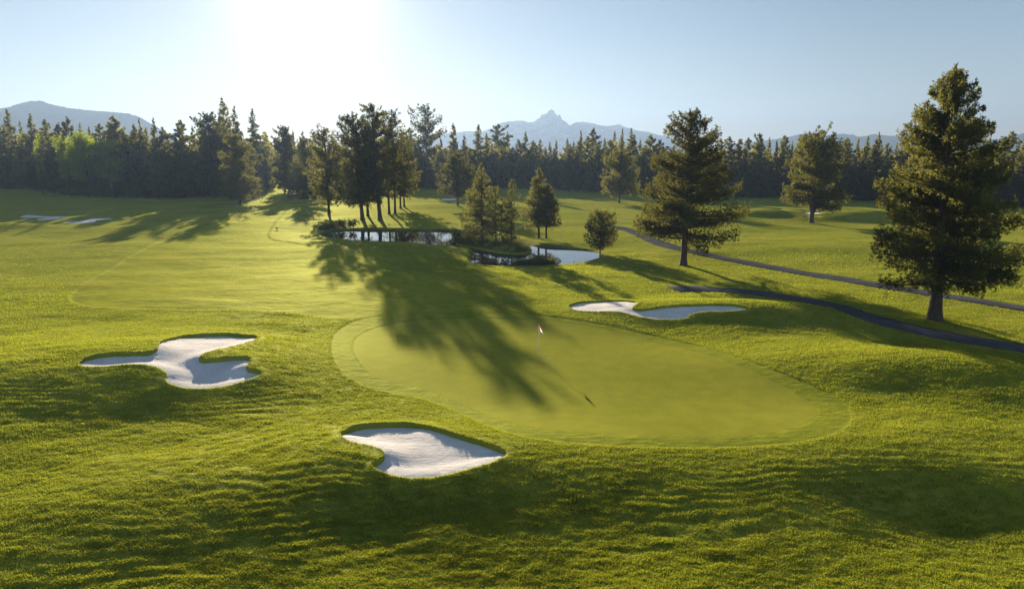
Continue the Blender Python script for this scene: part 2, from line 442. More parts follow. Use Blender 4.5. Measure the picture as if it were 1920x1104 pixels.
def leafy(name, dark, light, trans, tfac, vary=0.25, scale=0.6, per_object=True):
    m, n, l, o = new_mat(name)
    g = n.new("ShaderNodeNewGeometry")
    nz = noise(n, l, scale, 2, 0.5, g.outputs["Position"])
    c = ramp(n, l, nz.outputs["Fac"], [(0.35, dark), (0.65, light)])
    col = c.outputs[0]; tcol = trans
    hs = n.new("ShaderNodeHueSaturation")
    oh = n.new("ShaderNodeObjectInfo"); hv = n.new("ShaderNodeMath"); hv.operation = 'MULTIPLY_ADD'
    hm = n.new("ShaderNodeMath"); hm.operation = 'FRACT'; hx = n.new("ShaderNodeMath"); hx.operation = 'MULTIPLY'; hx.inputs[1].default_value = 7.31
    l.new(oh.outputs["Random"], hx.inputs[0]); l.new(hx.outputs[0], hm.inputs[0]); l.new(hm.outputs[0], hv.inputs[0])
    hv.inputs[1].default_value = 0.05 if per_object else 0.0; hv.inputs[2].default_value = 0.475 if per_object else 0.5
    l.new(hv.outputs[0], hs.inputs["Hue"])
    r = n.new("ShaderNodeMath"); r.operation = 'MULTIPLY_ADD'
    if per_object:
        oi = n.new("ShaderNodeObjectInfo"); l.new(oi.outputs["Random"], r.inputs[0])
    else:
        l.new(g.outputs["Random Per Island"], r.inputs[0])
    r.inputs[1].default_value = 2 * vary; r.inputs[2].default_value = 1 - vary
    l.new(r.outputs[0], hs.inputs["Value"]); l.new(col, hs.inputs["Color"])
    d = n.new("ShaderNodeBsdfDiffuse"); t = n.new("ShaderNodeBsdfTranslucent")
    l.new(hs.outputs[0], d.inputs["Color"])
    ht = n.new("ShaderNodeHueSaturation"); ht.inputs["Color"].default_value = (*trans, 1); l.new(r.outputs[0], ht.inputs["Value"])
    l.new(ht.outputs[0], t.inputs["Color"])
    mx = n.new("ShaderNodeMixShader"); mx.inputs[0].default_value = tfac
    l.new(d.outputs[0], mx.inputs[1]); l.new(t.outputs[0], mx.inputs[2])
    l.new(mx.outputs[0], o.inputs[0])
    return m
M_BLADE = leafy("rough_grass_blades", (0.112, 0.132, 0.008), (0.168, 0.170, 0.016), (0.26, 0.272, 0.018), 0.6, 0.38, 0.5, False)
M_REED = leafy("reed_blades", (0.05, 0.06, 0.015), (0.08, 0.085, 0.02), (0.10, 0.11, 0.02), 0.4, 0.3, 0.8, False)
M_NEEDLE = leafy("pine_needles", (0.034, 0.042, 0.012), (0.070, 0.070, 0.020), (0.19, 0.175, 0.034), 0.44, 0.22, 0.5)
M_NEEDLE_D = leafy("fir_needles", (0.038, 0.047, 0.015), (0.080, 0.082, 0.025), (0.23, 0.215, 0.046), 0.44, 0.32, 0.5)
M_LEAF = leafy("aspen_leaves", (0.06, 0.09, 0.010), (0.09, 0.13, 0.014), (0.34, 0.40, 0.02), 0.5, 0.15, 0.6)
M_SHRUB = leafy("shrub_leaves", (0.045, 0.035, 0.018), (0.07, 0.055, 0.02), (0.08, 0.06, 0.02), 0.35, 0.2, 1.0)
def bark(name, a, b):
    m, n, l, o = new_mat(name)
    t = noise(n, l, 3.0, 5, 0.7, None, (3, 3, 0.6))
    c = ramp(n, l, t.outputs["Fac"], [(0.35, a), (0.65, b)])
    p = n.new("ShaderNodeBsdfPrincipled"); l.new(c.outputs[0], p.inputs["Base Color"])
    p.inputs["Roughness"].default_value = 0.9; p.inputs["Specular IOR Level"].default_value = 0.1
    l.new(bump(n, l, t.outputs["Fac"], 0.08, 0.8), p.inputs["Normal"]); l.new(p.outputs[0], o.inputs[0])
    return m
M_BARK = bark("pine_bark", (0.040, 0.028, 0.020), (0.105, 0.072, 0.050))
M_PALE = bark("aspen_bark", (0.20, 0.19, 0.16), (0.42, 0.40, 0.36))
def plain(name, col, rough=0.6, spec=0.3, nscale=8.0, var=0.15):
    m, n, l, o = new_mat(name)
    t = noise(n, l, nscale, 4, 0.6)
    c = ramp(n, l, t.outputs["Fac"], [(0.3, tuple(x * (1 - var) for x in col)), (0.7, tuple(min(1, x * (1 + var)) for x in col))])
    p = n.new("ShaderNodeBsdfPrincipled"); l.new(c.outputs[0], p.inputs["Base Color"])
    p.inputs["Roughness"].default_value = rough; p.inputs["Specular IOR Level"].default_value = spec
    l.new(p.outputs[0], o.inputs[0]); return m
def sand_mat():
    m, n, l, o = new_mat("bunker_sand")
    a = noise(n, l, 0.8, 4, 0.6); f = noise(n, l, 30, 3, 0.7)
    md = noise(n, l, 4.0, 5, 0.7); rk = noise(n, l, 1.0, 3, 0.6, None, (1.2, 7.0, 1))
    c = ramp(n, l, a.outputs["Fac"], [(0.3, (0.54, 0.48, 0.42)), (0.7, (0.66, 0.59, 0.52))])
    p = n.new("ShaderNodeBsdfDiffuse"); l.new(c.outputs[0], p.inputs["Color"])
    b = bump(n, l, rk.outputs["Fac"], 0.05, 0.5)
    b = bump(n, l, md.outputs["Fac"], 0.07, 0.7, b)
    b = bump(n, l, f.outputs["Fac"], 0.02, 0.8, b)
    l.new(b, p.inputs["Normal"]); l.new(p.outputs[0], o.inputs[0]); return m
M_SAND = sand_mat()
def asphalt_mat():
    m, n, l, o = new_mat("path_asphalt")
    a = noise(n, l, 0.5, 4, 0.6); f = noise(n, l, 25, 3, 0.7)
    c = ramp(n, l, a.outputs["Fac"], [(0.3, (0.050, 0.048, 0.049)), (0.7, (0.080, 0.075, 0.075))])
    p = n.new("ShaderNodeBsdfDiffuse"); l.new(c.outputs[0], p.inputs["Color"])
    l.new(bump(n, l, f.outputs["Fac"], 0.02, 0.6), p.inputs["Normal"]); l.new(p.outputs[0], o.inputs[0]); return m
M_PATH = asphalt_mat()
def water_mat():
    m, n, l, o = new_mat("pond_water")
    p = n.new("ShaderNodeBsdfPrincipled")
    p.inputs["Base Color"].default_value = (0.018, 0.020, 0.014, 1)
    p.inputs["Roughness"].default_value = 0.03; p.inputs["IOR"].default_value = 1.33
    p.inputs["Specular IOR Level"].default_value = 0.5
    t = noise(n, l, 1.2, 3, 0.5, None, (0.5, 1, 1))
    l.new(bump(n, l, t.outputs["Fac"], 0.02, 0.12), p.inputs["Normal"])
    l.new(p.outputs[0], o.inputs[0]); return m
M_WATER = water_mat()
def rock_mat(name, a, b):
    m, n, l, o = new_mat(name)
    t = noise(n, l, 0.012, 6, 0.65)
    c = ramp(n, l, t.outputs["Fac"], [(0.35, a), (0.65, b)])
    p = n.new("ShaderNodeBsdfDiffuse"); l.new(c.outputs[0], p.inputs["Color"]); l.new(p.outputs[0], o.inputs[0]); return m
M_ROCK = rock_mat("mountain_rock", (0.10, 0.095, 0.085), (0.24, 0.23, 0.21))
M_HILL = rock_mat("wooded_hill", (0.030, 0.040, 0.018), (0.055, 0.062, 0.030))

# ---------------------------------------------------------------- ground sheet: rings round the camera's foot, finest in front of it
fov = math.radians(47)
th = np.concatenate([np.linspace(-fov, fov, 1000, endpoint=False), np.linspace(fov, 2 * math.pi - fov, 110, endpoint=False)])
R = np.concatenate([[0.5, 3, 6, 9], np.geomspace(11.5, 160, 640), np.geomspace(162, 6500, 210)])
TH, RR = np.meshgrid(th, R)
gx, gy = (RR * np.sin(TH)).ravel(), (RR * np.cos(TH)).ravel()
DG, DF, DW = sd_poly(gx, gy, GREEN, 8), sd_poly(gx, gy, FRINGE, 8), sd_poly(gx, gy, FAIRWAY, 8)
gz = h_turf(gx, gy, (DG, DF), DW)
gz = gz - 0.12 * sstep(0.02, 0.35, -DG)
for P in PATH_POLY:
    gz = gz - 0.08 * sstep(-0.2, 0.15, -sd_poly(gx, gy, P, 4))
for P in BUNKERS:
    s = max(1.0, np.hypot(*P.mean(0)) / 60)
    gz = gz - 1.2 * sstep(-0.02 * s, 0.3 * s, -sd_poly(gx, gy, P, 4))
far = sstep(900, 3000, RR.ravel())
gz = gz - far * 3
nt, nr = len(th), len(R)
ii = np.arange(nr - 1)[:, None] * nt; jj = np.arange(nt)[None, :]; kk = (jj + 1) % nt
quads = np.stack([ii + jj, ii + nt + jj, ii + nt + kk, ii + kk], -1).reshape(-1, 4)
ground = mesh_obj("ground", np.stack([gx, gy, gz], 1), [quads[:, ::-1]], M_TURF, None, True)
zone = np.zeros((len(gx), 4), np.float32); zone[:, 3] = 1
zone[:, 0] = 0.8 * sstep(-0.4, 1.2, -DW)
zone[:, 1] = sstep(-0.3, 0.3, -DF + 0.25 * fbm(gx / 0.8, gy / 0.8, 71, 2))
dp = sd_poly(gx, gy, POND, 6)
bank_noise = fbm(gx / 1.5, gy / 1.5, 91, 2)
zone[:, 2] = (1 - sstep(0.25, 0.95, np.abs(dp + 0.3) + bank_noise * 0.5)) * 0.85
edge_f = sstep(150, 240, gy)
at = ground.data.attributes.new("zone", 'FLOAT_COLOR', 'POINT')
at.data.foreach_set("color", zone.ravel())
tag(ground, kind="structure", label="green turf of the golf course with rolling mounds")

# putting green sheet
GP = resample(GREEN, 0.25)
v2, tr = fill(GP, 0.55)
gzz = h_turf(v2[:, 0], v2[:, 1]) + 0.004
o = mesh_obj("putting_green", np.column_stack([v2, gzz]), [tr], M_GREEN, None, True)
tag(o, kind="structure", label="smooth oval putting green with the flagstick")

# cart paths
def strip(name, L, w, lift, label):
    t = np.gradient(L, axis=0); t /= np.linalg.norm(t, axis=1)[:, None]
    nn = np.stack([-t[:, 1], t[:, 0]], 1)
    cols = np.linspace(-1, 1, 5)
    V = []
    for c in cols:
        p = L + nn * (w * c)
        z = h_turf(p[:, 0], p[:, 1]) + lift + 0.03 * (1 - c * c)
        V.append(np.column_stack([p, z]))
    p0, p1 = V[0].copy(), V[-1].copy(); p0[:, 2] -= 0.15; p1[:, 2] -= 0.15
    V = [p0] + V + [p1]; n = len(L); m = len(V)
    A = np.stack(V, 0).reshape(-1, 3)
    i = np.arange(m - 1)[:, None] * n; j = np.arange(n - 1)[None, :]
    q = np.stack([i + j, i + j + 1, i + n + j + 1, i + n + j], -1).reshape(-1, 4)
    o = mesh_obj(name, A, [q[:, ::-1]], M_PATH, None, True)
    tag(o, kind="structure", label=label)
def dense(L, step):
    s = np.concatenate([[0], np.cumsum(np.linalg.norm(np.diff(L, axis=0), axis=1))])
    q = np.arange(0, s[-1], step); return np.stack([np.interp(q, s, L[:, 0]), np.interp(q, s, L[:, 1])], 1)
strip("cart_path", dense(PATHS[0], 0.5), PATH_W[0], -0.02, "long grey cart path curving past the two big pines")
strip("cart_path", dense(PATHS[1], 0.4), PATH_W[1], -0.02, "dark cart path branch in tree shadow behind the right bunker")

# pond
PP = resample(POND, 0.8)
Pc = POND.mean(0)
v2, tr = fill(PP + (PP - Pc) * 0.0, 4.0)
o = mesh_obj("pond_water", np.column_stack([v2, np.full(len(v2), WATER_Z)]), [tr], M_WATER, None, True)
tag(o, kind="structure", label="still pond reflecting sky and tree trunks")

# ---------------------------------------------------------------- bunkers
BUNKER_LABELS = [
    "clover shaped white sand bunker with grass tongue, left of putting green",
    "kidney shaped white sand bunker nearest to the camera, below the putting green",
    "long two lobed sand bunker behind the putting green near the cart path",
    "far white sand bunker with thin arm, upper of the left pair near the woods",
    "far white sand bunker, lower of the left pair near the dark woods",
    "small far sand bunker beside the round tree behind the pond",
    "thin far sand bunker on the mound left of the broad pine",
    "thin far sand bunker directly behind the trunk of the broad pine",
]
M_LIP = M_TURF
for bi, P in enumerate(BUNKERS):
    dist = np.hypot(*P.mean(0)); s = max(1.0, dist / 60)
    lipd = 0.30
    root = empty("sand_bunker", (float(P[:, 0].mean()), float(P[:, 1].mean()), 0))
    root.location.z = float(h_mid(np.array([root.location.x]), np.array([root.location.y]))[0])
    tag(root, BUNKER_LABELS[bi], "sand bunker", "sand bunkers on the course")
    Lr = Vector(root.location)
    B = resample(P, 0.16 * s)
    rs = np.random.RandomState(bi)
    B = B + 0.05 * s * np.stack([fbm(B[:, 0] / .6, B[:, 1] / .6, 3, 2), fbm(B[:, 0] / .6, B[:, 1] / .6, 8, 2)], 1)
    v2, tr = fill(B, 0.38 * s, bi)
    d = -sd_poly(v2[:, 0], v2[:, 1], B, 8)
    tb = np.roll(B, -1, 0) - np.roll(B, 1, 0); tb /= np.linalg.norm(tb, axis=1)[:, None]
    nb_ = np.stack([tb[:, 1], -tb[:, 0]], 1)
    if np.sum(B[:, 0] * np.roll(B[:, 1], -1) - np.roll(B[:, 0], -1) * B[:, 1]) < 0: nb_ = -nb_
    near_i = np.argmin((v2[:, :1] - B[None, :, 0]) ** 2 + (v2[:, 1:] - B[None, :, 1]) ** 2, axis=1)
    face = np.clip(nb_[near_i] @ np.array([math.sin(SUN_AZ), math.cos(SUN_AZ)]) + 0.15, 0, 1)   # the back wall is cut deeper than the front
    s_in = sstep(0, 1.7, d)
    floor_d = 0.36 if dist < 50 else 0.20
    z = h_turf(v2[:, 0], v2[:, 1]) - ((0.07 + 0.55 * floor_d * face) * (1 - s_in) + floor_d * s_in)
    z = z + 0.05 * fbm(v2[:, 0] / 1.3, v2[:, 1] / 1.3, 40 + bi, 2) * s_in
    V = np.column_stack([v2, z]) - np.array(Lr)
    mesh_obj("sand", V, [tr], M_SAND, root, True)
    # turf lip that follows the rim: from the turf over the edge and down to the sand
    t = np.roll(B, -1, 0) - np.roll(B, 1, 0); t /= np.linalg.norm(t, axis=1)[:, None]
    nn = np.stack([t[:, 1], -t[:, 0]], 1)
    area = 0.5 * np.sum(B[:, 0] * np.roll(B[:, 1], -1) - np.roll(B[:, 0], -1) * B[:, 1])
    if area < 0: nn = -nn
    wob = fbm(B[:, 0] / .35, B[:, 1] / .35, 77, 2)
    rows = []
    for off, dz, k in ((0.9, -0.03, 0), (0.45, 0.012, 0.2), (0.12, 0.035, 1), (-0.01, 0.02, 1), (-0.06, -0.04, 1), (-0.03, -lipd - 0.25, 0)):
        p = B + nn * (off * s + 0.04 * s * wob[:, None] * k)
        zt = h_turf(p[:, 0], p[:, 1]) if off > 0 else h_turf(B[:, 0], B[:, 1])
        rows.append(np.column_stack([p, zt + dz + 0.05 * wob * k]))
    n = len(B); A = np.stack(rows, 0).reshape(-1, 3) - np.array(Lr)
    i = np.arange(len(rows) - 1)[:, None] * n; j = np.arange(n)[None, :]; k2 = (j + 1) % n
    q = np.stack([i + j, i + n + j, i + n + k2, i + k2], -1).reshape(-1, 4)
    mesh_obj("turf_lip", A, [q], M_LIP, root, True)

# ---------------------------------------------------------------- rough grass: blades over the near rough, thinning out with distance
rs = np.random.RandomState(4)
NB = 3600000
rr = 17.0 * (130.0 / 17.0) ** (rs.rand(NB) ** 1.15)
tt = rs.uniform(-math.radians(44), math.radians(44), NB)
bx, by = rr * np.sin(tt), rr * np.cos(tt)
dF = sd_poly(bx, by, FRINGE, 3); dFW = sd_poly(bx, by, FAIRWAY, 3)
dG = sd_poly(bx, by, GREEN, 3)
keep = ((dF > 0.02) | ((dG > 0.08) & (rs.rand(NB) < 0.6))) & ((dFW > 0.1) | (rs.rand(NB) < 0.55)) & (sd_poly(bx, by, POND, 3) > 0.2)
for P in PATH_POLY: keep &= sd_poly(bx, by, P, 3) > 0.05
for P in BUNKERS: keep &= sd_poly(bx, by, P, 3) > 0.02
clump = 0.9 * fbm(bx / 0.42, by / 0.22, 51, 2) + 0.5 * fbm(bx / 2.4, by / 1.2, 57, 2)
keep &= rs.rand(NB) < np.clip(0.85 + 0.6 * clump, 0.35, 1.0)
fade = 1 - sstep(45, 115, rr)
keep &= rs.rand(NB) < 0.05 + 0.95 * fade
bx, by, rr, clump, dF = bx[keep], by[keep], rr[keep], clump[keep], np.minimum(dF, dFW)[keep]
rim = np.zeros(len(bx), bool)
for P in BUNKERS[:3]:                                # longer tufts along the bunker rims
    Q = resample(P, 0.01); m = len(Q)
    k = rs.randint(0, m, 9000); jit = rs.normal(0, 0.10, (9000, 2))
    q = Q[k] + jit; sdq = sd_poly(q[:, 0], q[:, 1], P, 2)
    q = q[(sdq > -0.03) & (rs.rand(9000) < 0.55 + 0.9 * fbm(q[:, 0] / 0.5, q[:, 1] / 0.5, 83, 2))]
    bx = np.concatenate([bx, q[:, 0]]); by = np.concatenate([by, q[:, 1]])
    rr = np.hypot(bx, by); clump = np.concatenate([clump, np.zeros(len(q))]); dF = np.concatenate([dF, np.ones(len(q))])
    rim = np.concatenate([rim, np.ones(len(q), bool)])
NB = len(bx)
bz = h_turf(bx, by)
hgt = (0.036 + 0.042 * rs.rand(NB)) * np.clip(1.0 + 0.7 * clump, 0.5, 1.6) * (0.9 + rr / 400) * np.where(dF < 0.02, 0.25, 1.0) * np.where(rim, 1.7, 1.0)
wid = (0.009 + 0.008 * rs.rand(NB)) * np.maximum(1.0, rr / 34)
flow = 2 * math.pi * fbm(bx / 3.0, by / 3.0, 66, 2)
la = flow + rs.normal(0, 0.9, NB); lean = rs.uniform(0.2, 0.9, NB)
ax = rs.uniform(0, 2 * math.pi, NB)
base = np.column_stack([bx, by, bz - 0.01])
side = np.column_stack([np.cos(ax) * wid, np.sin(ax) * wid, np.zeros(NB)])
tip = base + np.column_stack([np.cos(la) * lean * hgt, np.sin(la) * lean * hgt, hgt])
V = np.stack([base - side, base + side, tip], 1).reshape(-1, 3)
o = mesh_obj("rough_grass", V, [np.arange(3 * NB).reshape(-1, 3)], M_BLADE)
tag(o, kind="stuff", label="rough grass blades standing over the mounds")

# ---------------------------------------------------------------- trees
def leaves(p, d, bl, bw, rs):
    """diamond blades: root p, direction d (unit), length, half width"""
    n = len(p)
    r = rs.normal(size=(n, 3)); s = np.cross(d, r); s /= np.linalg.norm(s, axis=1)[:, None] + 1e-9
    m = p + d * (bl * 0.5)[:, None]
    V = np.stack([p, m + s * bw[:, None], p + d * bl[:, None], m - s * bw[:, None]], 1).reshape(-1, 3)
    return V, np.arange(4 * n).reshape(-1, 4)

def conifer(seed, H, prof, nbr, tpm, blen, bwid, nbl, tr=0.28, e_low=-0.15, e_top=0.75, curve=0.12, limbs=True,
            clear=0.0, pad=0.34, jag=0.22, lob=0.15, lean=(0, 0), gap=0.0, fork=0):
    """prof: list of (fraction of height, crown radius in metres), the first entry is the crown base"""
    rs = np.random.RandomState(seed)
    pt = np.array([a for a, b in prof]); pr = np.array([b for a, b in prof])
    G = Geo()
    zz = np.linspace(0, 1, 12)
    bend = np.column_stack([np.sin(zz * 2.3 + seed) * 0.012 * H * zz, np.cos(zz * 1.9 + seed * 2) * 0.012 * H * zz])
    tp = np.column_stack([bend[:, 0] + lean[0] * zz, bend[:, 1] + lean[1] * zz, zz * H - 0.25 * (zz == 0)])
    trad = tr * np.clip((1 - zz) ** 0.8, 0.04, 1); trad[0] *= 1.55
    zf = np.array([0, 0.018, 0.05]);
    pts = np.vstack([tp[0], np.array([[np.interp(f, zz, tp[:, k]) for k in range(3)] for f in (0.022, 0.055)]), tp[1:]])
    rad = np.concatenate([[tr * 1.7], [tr * 1.22, tr * 1.02], trad[1:]])
    G.tube(pts, rad, 9 if limbs else 5)
    def axis(f):
        return np.array([np.interp(f, zz, tp[:, 0]), np.interp(f, zz, tp[:, 1]), np.interp(f, zz, tp[:, 2])])
    if fork:
        for k in range(fork):
            a = rs.uniform(0, 6.28) if fork > 2 else (0.2 + math.pi * k)
            s = np.linspace(0, 1, 6); r0 = pr.max() * 0.35
            b0 = axis(pt[0] * (0.35 + 0.2 * k))
            pp = b0 + np.column_stack([np.cos(a) * r0 * s ** 0.7, np.sin(a) * r0 * s ** 0.7, H * 0.5 * s])
            G.tube(pp, tr * 0.5 * (1 - 0.8 * s), 6)
    ph = rs.uniform(0, 6.28, 4)
    P, D = [], []
    f0 = pt[0]
    u = (np.arange(nbr) + rs.uniform(0, 1, nbr)) / nbr
    fs = f0 + (0.985 - f0) * u ** 0.92
    for f in fs:
        az = rs.uniform(0, 2 * math.pi)
        k = (f - f0) / (1 - f0)
        L = np.interp(f, pt, pr) * (1 + jag * rs.normal()) * (1 + lob * math.sin(2 * az + ph[0] + 5 * f) + lob * math.sin(3 * az + ph[1] - 7 * f))
        L = max(0.25, L)
        if gap and rs.rand() < gap: L *= 0.45
        el = e_low + (e_top - e_low) * k ** 1.3 + rs.normal(0, 0.10)
        ca, sa = math.cos(az), math.sin(az)
        o0 = axis(f - 0.02)
        def path(s):
            r = L * s; z = L * (math.tan(el) * s + curve * s * s * 1.2 - 0.06 * s)
            return np.column_stack([o0[0] + ca * r, o0[1] + sa * r, o0[2] + z])
        if limbs and L > 0.8:
            s = np.linspace(0, 0.92, 4)
            G.tube(path(s), np.maximum(0.018 + 0.018 * L, 0.012) * np.array([1.0, .7, .45, .15]) * (0.6 + 0.8 * (1 - k)), 4, False)
        n = max(2, int(tpm * L * (1.0 + 0.35 * L / 3)))
        s = np.clip(clear + (1.02 - clear) * rs.rand(n) ** 0.65, 0.06, 1.04)
        c = path(s)
        w = (0.06 + pad * L * np.minimum(1, (1.12 - s) * 2.0) * s) * rs.uniform(-1, 1, n)
        c = c + np.column_stack([-sa * w, ca * w, rs.normal(0, 0.08 + 0.2 * pad * L, n) + 0.10 * rs.rand(n)])
        c[:, :2] -= np.abs(w)[:, None] * 0.35 * np.array([ca, sa])
        d = np.column_stack([ca * 0.8 - sa * np.sign(w) * 0.5, sa * 0.8 + ca * np.sign(w) * 0.5, np.full(n, 0.45 + 0.3 * k)])
        P.append(c); D.append(d)
    # leader
    n = max(4, int(4 * tpm / 3)); f = rs.uniform(0.93, 1.0, n)
    c = np.array([axis(x) for x in f]); P.append(c); D.append(np.tile([0, 0, 1.0], (n, 1)))
    P = np.vstack(P); D = np.vstack(D)
    P = np.repeat(P, nbl, 0); D = np.repeat(D, nbl, 0)
    N = len(P)
    D = D + rs.normal(0, 0.62, (N, 3)); D /= np.linalg.norm(D, axis=1)[:, None] + 1e-9
    P = P + rs.normal(0, 0.05, (N, 3)) * blen / 0.3
    V, q = leaves(P, D, blen * rs.uniform(0.65, 1.25, N), bwid * rs.uniform(0.7, 1.3, N), rs)
    return G, V, q

def broadleaf(seed, H, blobs, n, ls, tr):
    """blobs: (x, y, z, rx, rz) clumps of leaves in metres"""
    rs = np.random.RandomState(seed)
    G = Geo(); s = np.linspace(0, 1, 8)
    G.tube(np.column_stack([0.25 * np.sin(3 * s), 0.2 * np.cos(2 * s) * s, s * H * 0.8 - 0.2 * (s == 0)]), tr * (1 - 0.85 * s), 7)
    P = []
    for (x, y, z, rx, rz) in blobs:
        b0 = np.array([0, 0, z * 0.5]); b1 = np.array([x, y, z])
        q = np.linspace(0, 1, 4)[:, None]
        G.tube(b0 + (b1 - b0) * q, tr * 0.35 * np.array([1, .7, .5, .2]), 4, False)
        m = int(n * rx * rx * rz)
        d = rs.normal(size=(m, 3)); d /= np.linalg.norm(d, axis=1)[:, None]
        r = rs.rand(m) ** 0.38 * (1 + 0.18 * np.sin(5 * d[:, 0] + x) * np.cos(4 * d[:, 2] + z))
        P.append(b1 + d * r[:, None] * np.array([rx, rx, rz]))
    P = np.vstack(P); N = len(P)
    D = rs.normal(size=(N, 3)); D[:, 2] -= 0.3; D /= np.linalg.norm(D, axis=1)[:, None]
    V, q = leaves(P, D, ls * rs.uniform(.7, 1.3, N), ls * 0.32 * rs.uniform(.7, 1.3, N), rs)
    return G, V, q

def ground_px(u, v):
    x, y = ground_at(np.array([float(u)]), np.array([float(v)]), h_mid)
    z = h_turf(x, y)[0]
    return float(x[0]), float(y[0]), float(z)
def height_for(y, z0, vtop):
    """height of a thing standing at depth y with its top at pixel row vtop"""
    dx, dy, dz = ray(CU, vtop)
    return CAM_H + y * dz / dy - z0
def px_size(y):
    return y / FPX * 1.02

def plant_tree(name, loc, G, V, q, label, group=None, mat=None, bk=None, cat="tree"):
    root = empty(name, loc)
    tag(root, label, cat, group)
    G.build("trunk", bk or M_BARK, root, True)
    mesh_obj("crown", V, [q], mat or M_NEEDLE, root)
    return root

# the trees that stand free on the course: base pixel, top pixel row, profile (fraction of height, radius in pixels)
def free_tree(name, u, v, vtop, prof, label, seed, nbr, tpm, blen, bwid, nbl, tr, group=None, mat=None, **kw):
    x, y, z = ground_px(u, v)
    H = height_for(y, z, vtop); s = px_size(y)
    G, V, q = conifer(seed, H, [(a, b * s) for a, b in prof], nbr, tpm, blen, bwid, nbl, tr, **kw)
    return plant_tree(name, (x, y, z - 0.05), G, V, q, label, group, mat)

free_tree("pine_tree", 1752, 602, 122, [(.175, 85), (.22, 102), (.27, 106), (.36, 100), (.46, 98), (.57, 92), (.67, 76), (.78, 62), (.86, 44), (.93, 25), (1, 4)],
          "largest pine with thick leaning trunk beside the dark cart path branch", 5, 175, 27.0, 0.25, 0.034, 7, 0.52, e_low=-0.12, e_top=0.5, curve=0.14, lob=.09, gap=.05, jag=.11, pad=.26, lean=(-1.0, 0))
free_tree("pine_tree", 1281, 500, 205, [(.20, 70), (.25, 100), (.30, 98), (.40, 86), (.5, 72), (.62, 63), (.72, 54), (.82, 40), (.9, 27), (.96, 15), (1, 3)],
          "tall open topped pine standing between the pond and the cart path", 14, 155, 17.0, 0.27, 0.034, 7, 0.42, e_low=-0.08, e_top=0.55, curve=0.14, lob=.07, gap=.08, jag=.12, pad=.24)
free_tree("pine_tree", 1521, 419, 262, [(.21, 36), (.26, 49), (.35, 53), (.5, 52), (.65, 48), (.78, 41), (.9, 30), (1, 9)],
          "broad round crowned pine with forked trunk before the far bunkers", 22, 100, 16, 0.36, 0.055, 6, 0.45, e_low=-0.1, e_top=0.9, curve=0.1, fork=2, lob=.06, jag=.08)
free_tree("young_pine", 1125, 484, 397, [(.2, 18), (.3, 30), (.45, 33), (.62, 30), (.78, 23), (.92, 12), (1, 2)],
          "small young pine at the right tip of the pond", 31, 95, 13, 0.24, 0.030, 6, 0.10, e_low=0.1, e_top=0.7, jag=.10, lob=.08)
free_tree("pine_tree", 1010, 447, 315, [(.22, 24), (.3, 33), (.42, 34), (.55, 28), (.7, 19), (.85, 11), (1, 2)],
          "taller of the two pines side by side on the far pond bank", 41, 110, 11, 0.27, 0.040, 6, 0.21, jag=.12, e_top=.35)
free_tree("pine_tree", 1024, 448, 345, [(.24, 20), (.32, 28), (.5, 28), (.68, 20), (.85, 11), (1, 2)],
          "shorter of the two pines side by side on the far pond bank", 43, 90, 11, 0.27, 0.040, 6, 0.19, jag=.12, e_top=.35)
free_tree("pine_tree", 903, 452, 306, [(.10, 36), (.17, 41), (.3, 37), (.45, 30), (.6, 22), (.75, 14), (.88, 7), (1, 1)],
          "bushy cone shaped pine on the pond island, crown almost to the water", 51, 130, 10, 0.27, 0.040, 6, 0.22, e_low=-.1, jag=.12, e_top=.3)
free_tree("pine_tree", 930, 459, 352, [(.2, 14), (.35, 19), (.55, 15), (.8, 8), (1, 2)],
          "slim bare stemmed pine in the middle of the pond island", 53, 60, 7, 0.28, 0.045, 6, 0.11)
free_tree("pine_tree", 941, 457, 372, [(.25, 9), (.4, 13), (.6, 12), (.85, 6), (1, 2)],
          "short thin pine between the slim pines on the pond island", 55, 45, 7, 0.28, 0.045, 6, 0.08)
free_tree("pine_tree", 959, 463, 338, [(.06, 14), (.18, 18), (.3, 13), (.45, 11), (.6, 14), (.75, 10), (.9, 6), (1, 2)],
          "slender pine at the right end of the pond island", 57, 80, 8, 0.27, 0.045, 6, 0.10)
free_tree("pine_tree", 858, 386, 290, [(.2, 18), (.3, 27), (.45, 30), (.62, 27), (.8, 18), (.92, 9), (1, 3)],
          "round pine with clear trunk beside the small far bunker", 61, 110, 6, 0.42, 0.08, 6, 0.26, jag=.12)
free_tree("pine_tree", 1161, 382, 284, [(.22, 24), (.32, 35), (.48, 36), (.65, 29), (.8, 20), (.93, 9), (1, 3)],
          "round pine standing alone in front of the forest, left of the open topped pine", 63, 120, 6, 0.42, 0.08, 6, 0.28, jag=.12)
CL = "tall pines clumped behind the pond"
free_tree("pine_tree", 617, 403, 240, [(.18, 24), (.3, 34), (.5, 32), (.7, 26), (.85, 18), (1, 4)],
          "leftmost pine of the clump behind the pond, apart from the others", 71, 130, 6.0, 0.42, 0.075, 6, 0.30, CL)
free_tree("pine_tree", 577, 374, 262, [(.04, 30), (.2, 40), (.45, 34), (.7, 22), (1, 4)],
          "low skirted pine behind the leftmost clump pine, branches near the ground", 72, 130, 5.0, 0.5, 0.10, 6, 0.30, CL)
free_tree("pine_tree", 680, 413, 213, [(.17, 34), (.3, 40), (.5, 36), (.7, 28), (.85, 19), (1, 4)],
          "dense pine with thick dark trunk at the left of the tall clump", 73, 190, 6.2, 0.42, 0.075, 6, 0.42, CL, lean=(-1.2, 0))
free_tree("pine_tree", 690, 407, 224, [(.2, 18), (.4, 22), (.6, 19), (.8, 13), (1, 4)],
          "pine half hidden behind the two thick trunks of the clump", 74, 110, 5.5, 0.42, 0.075, 6, 0.3, CL)
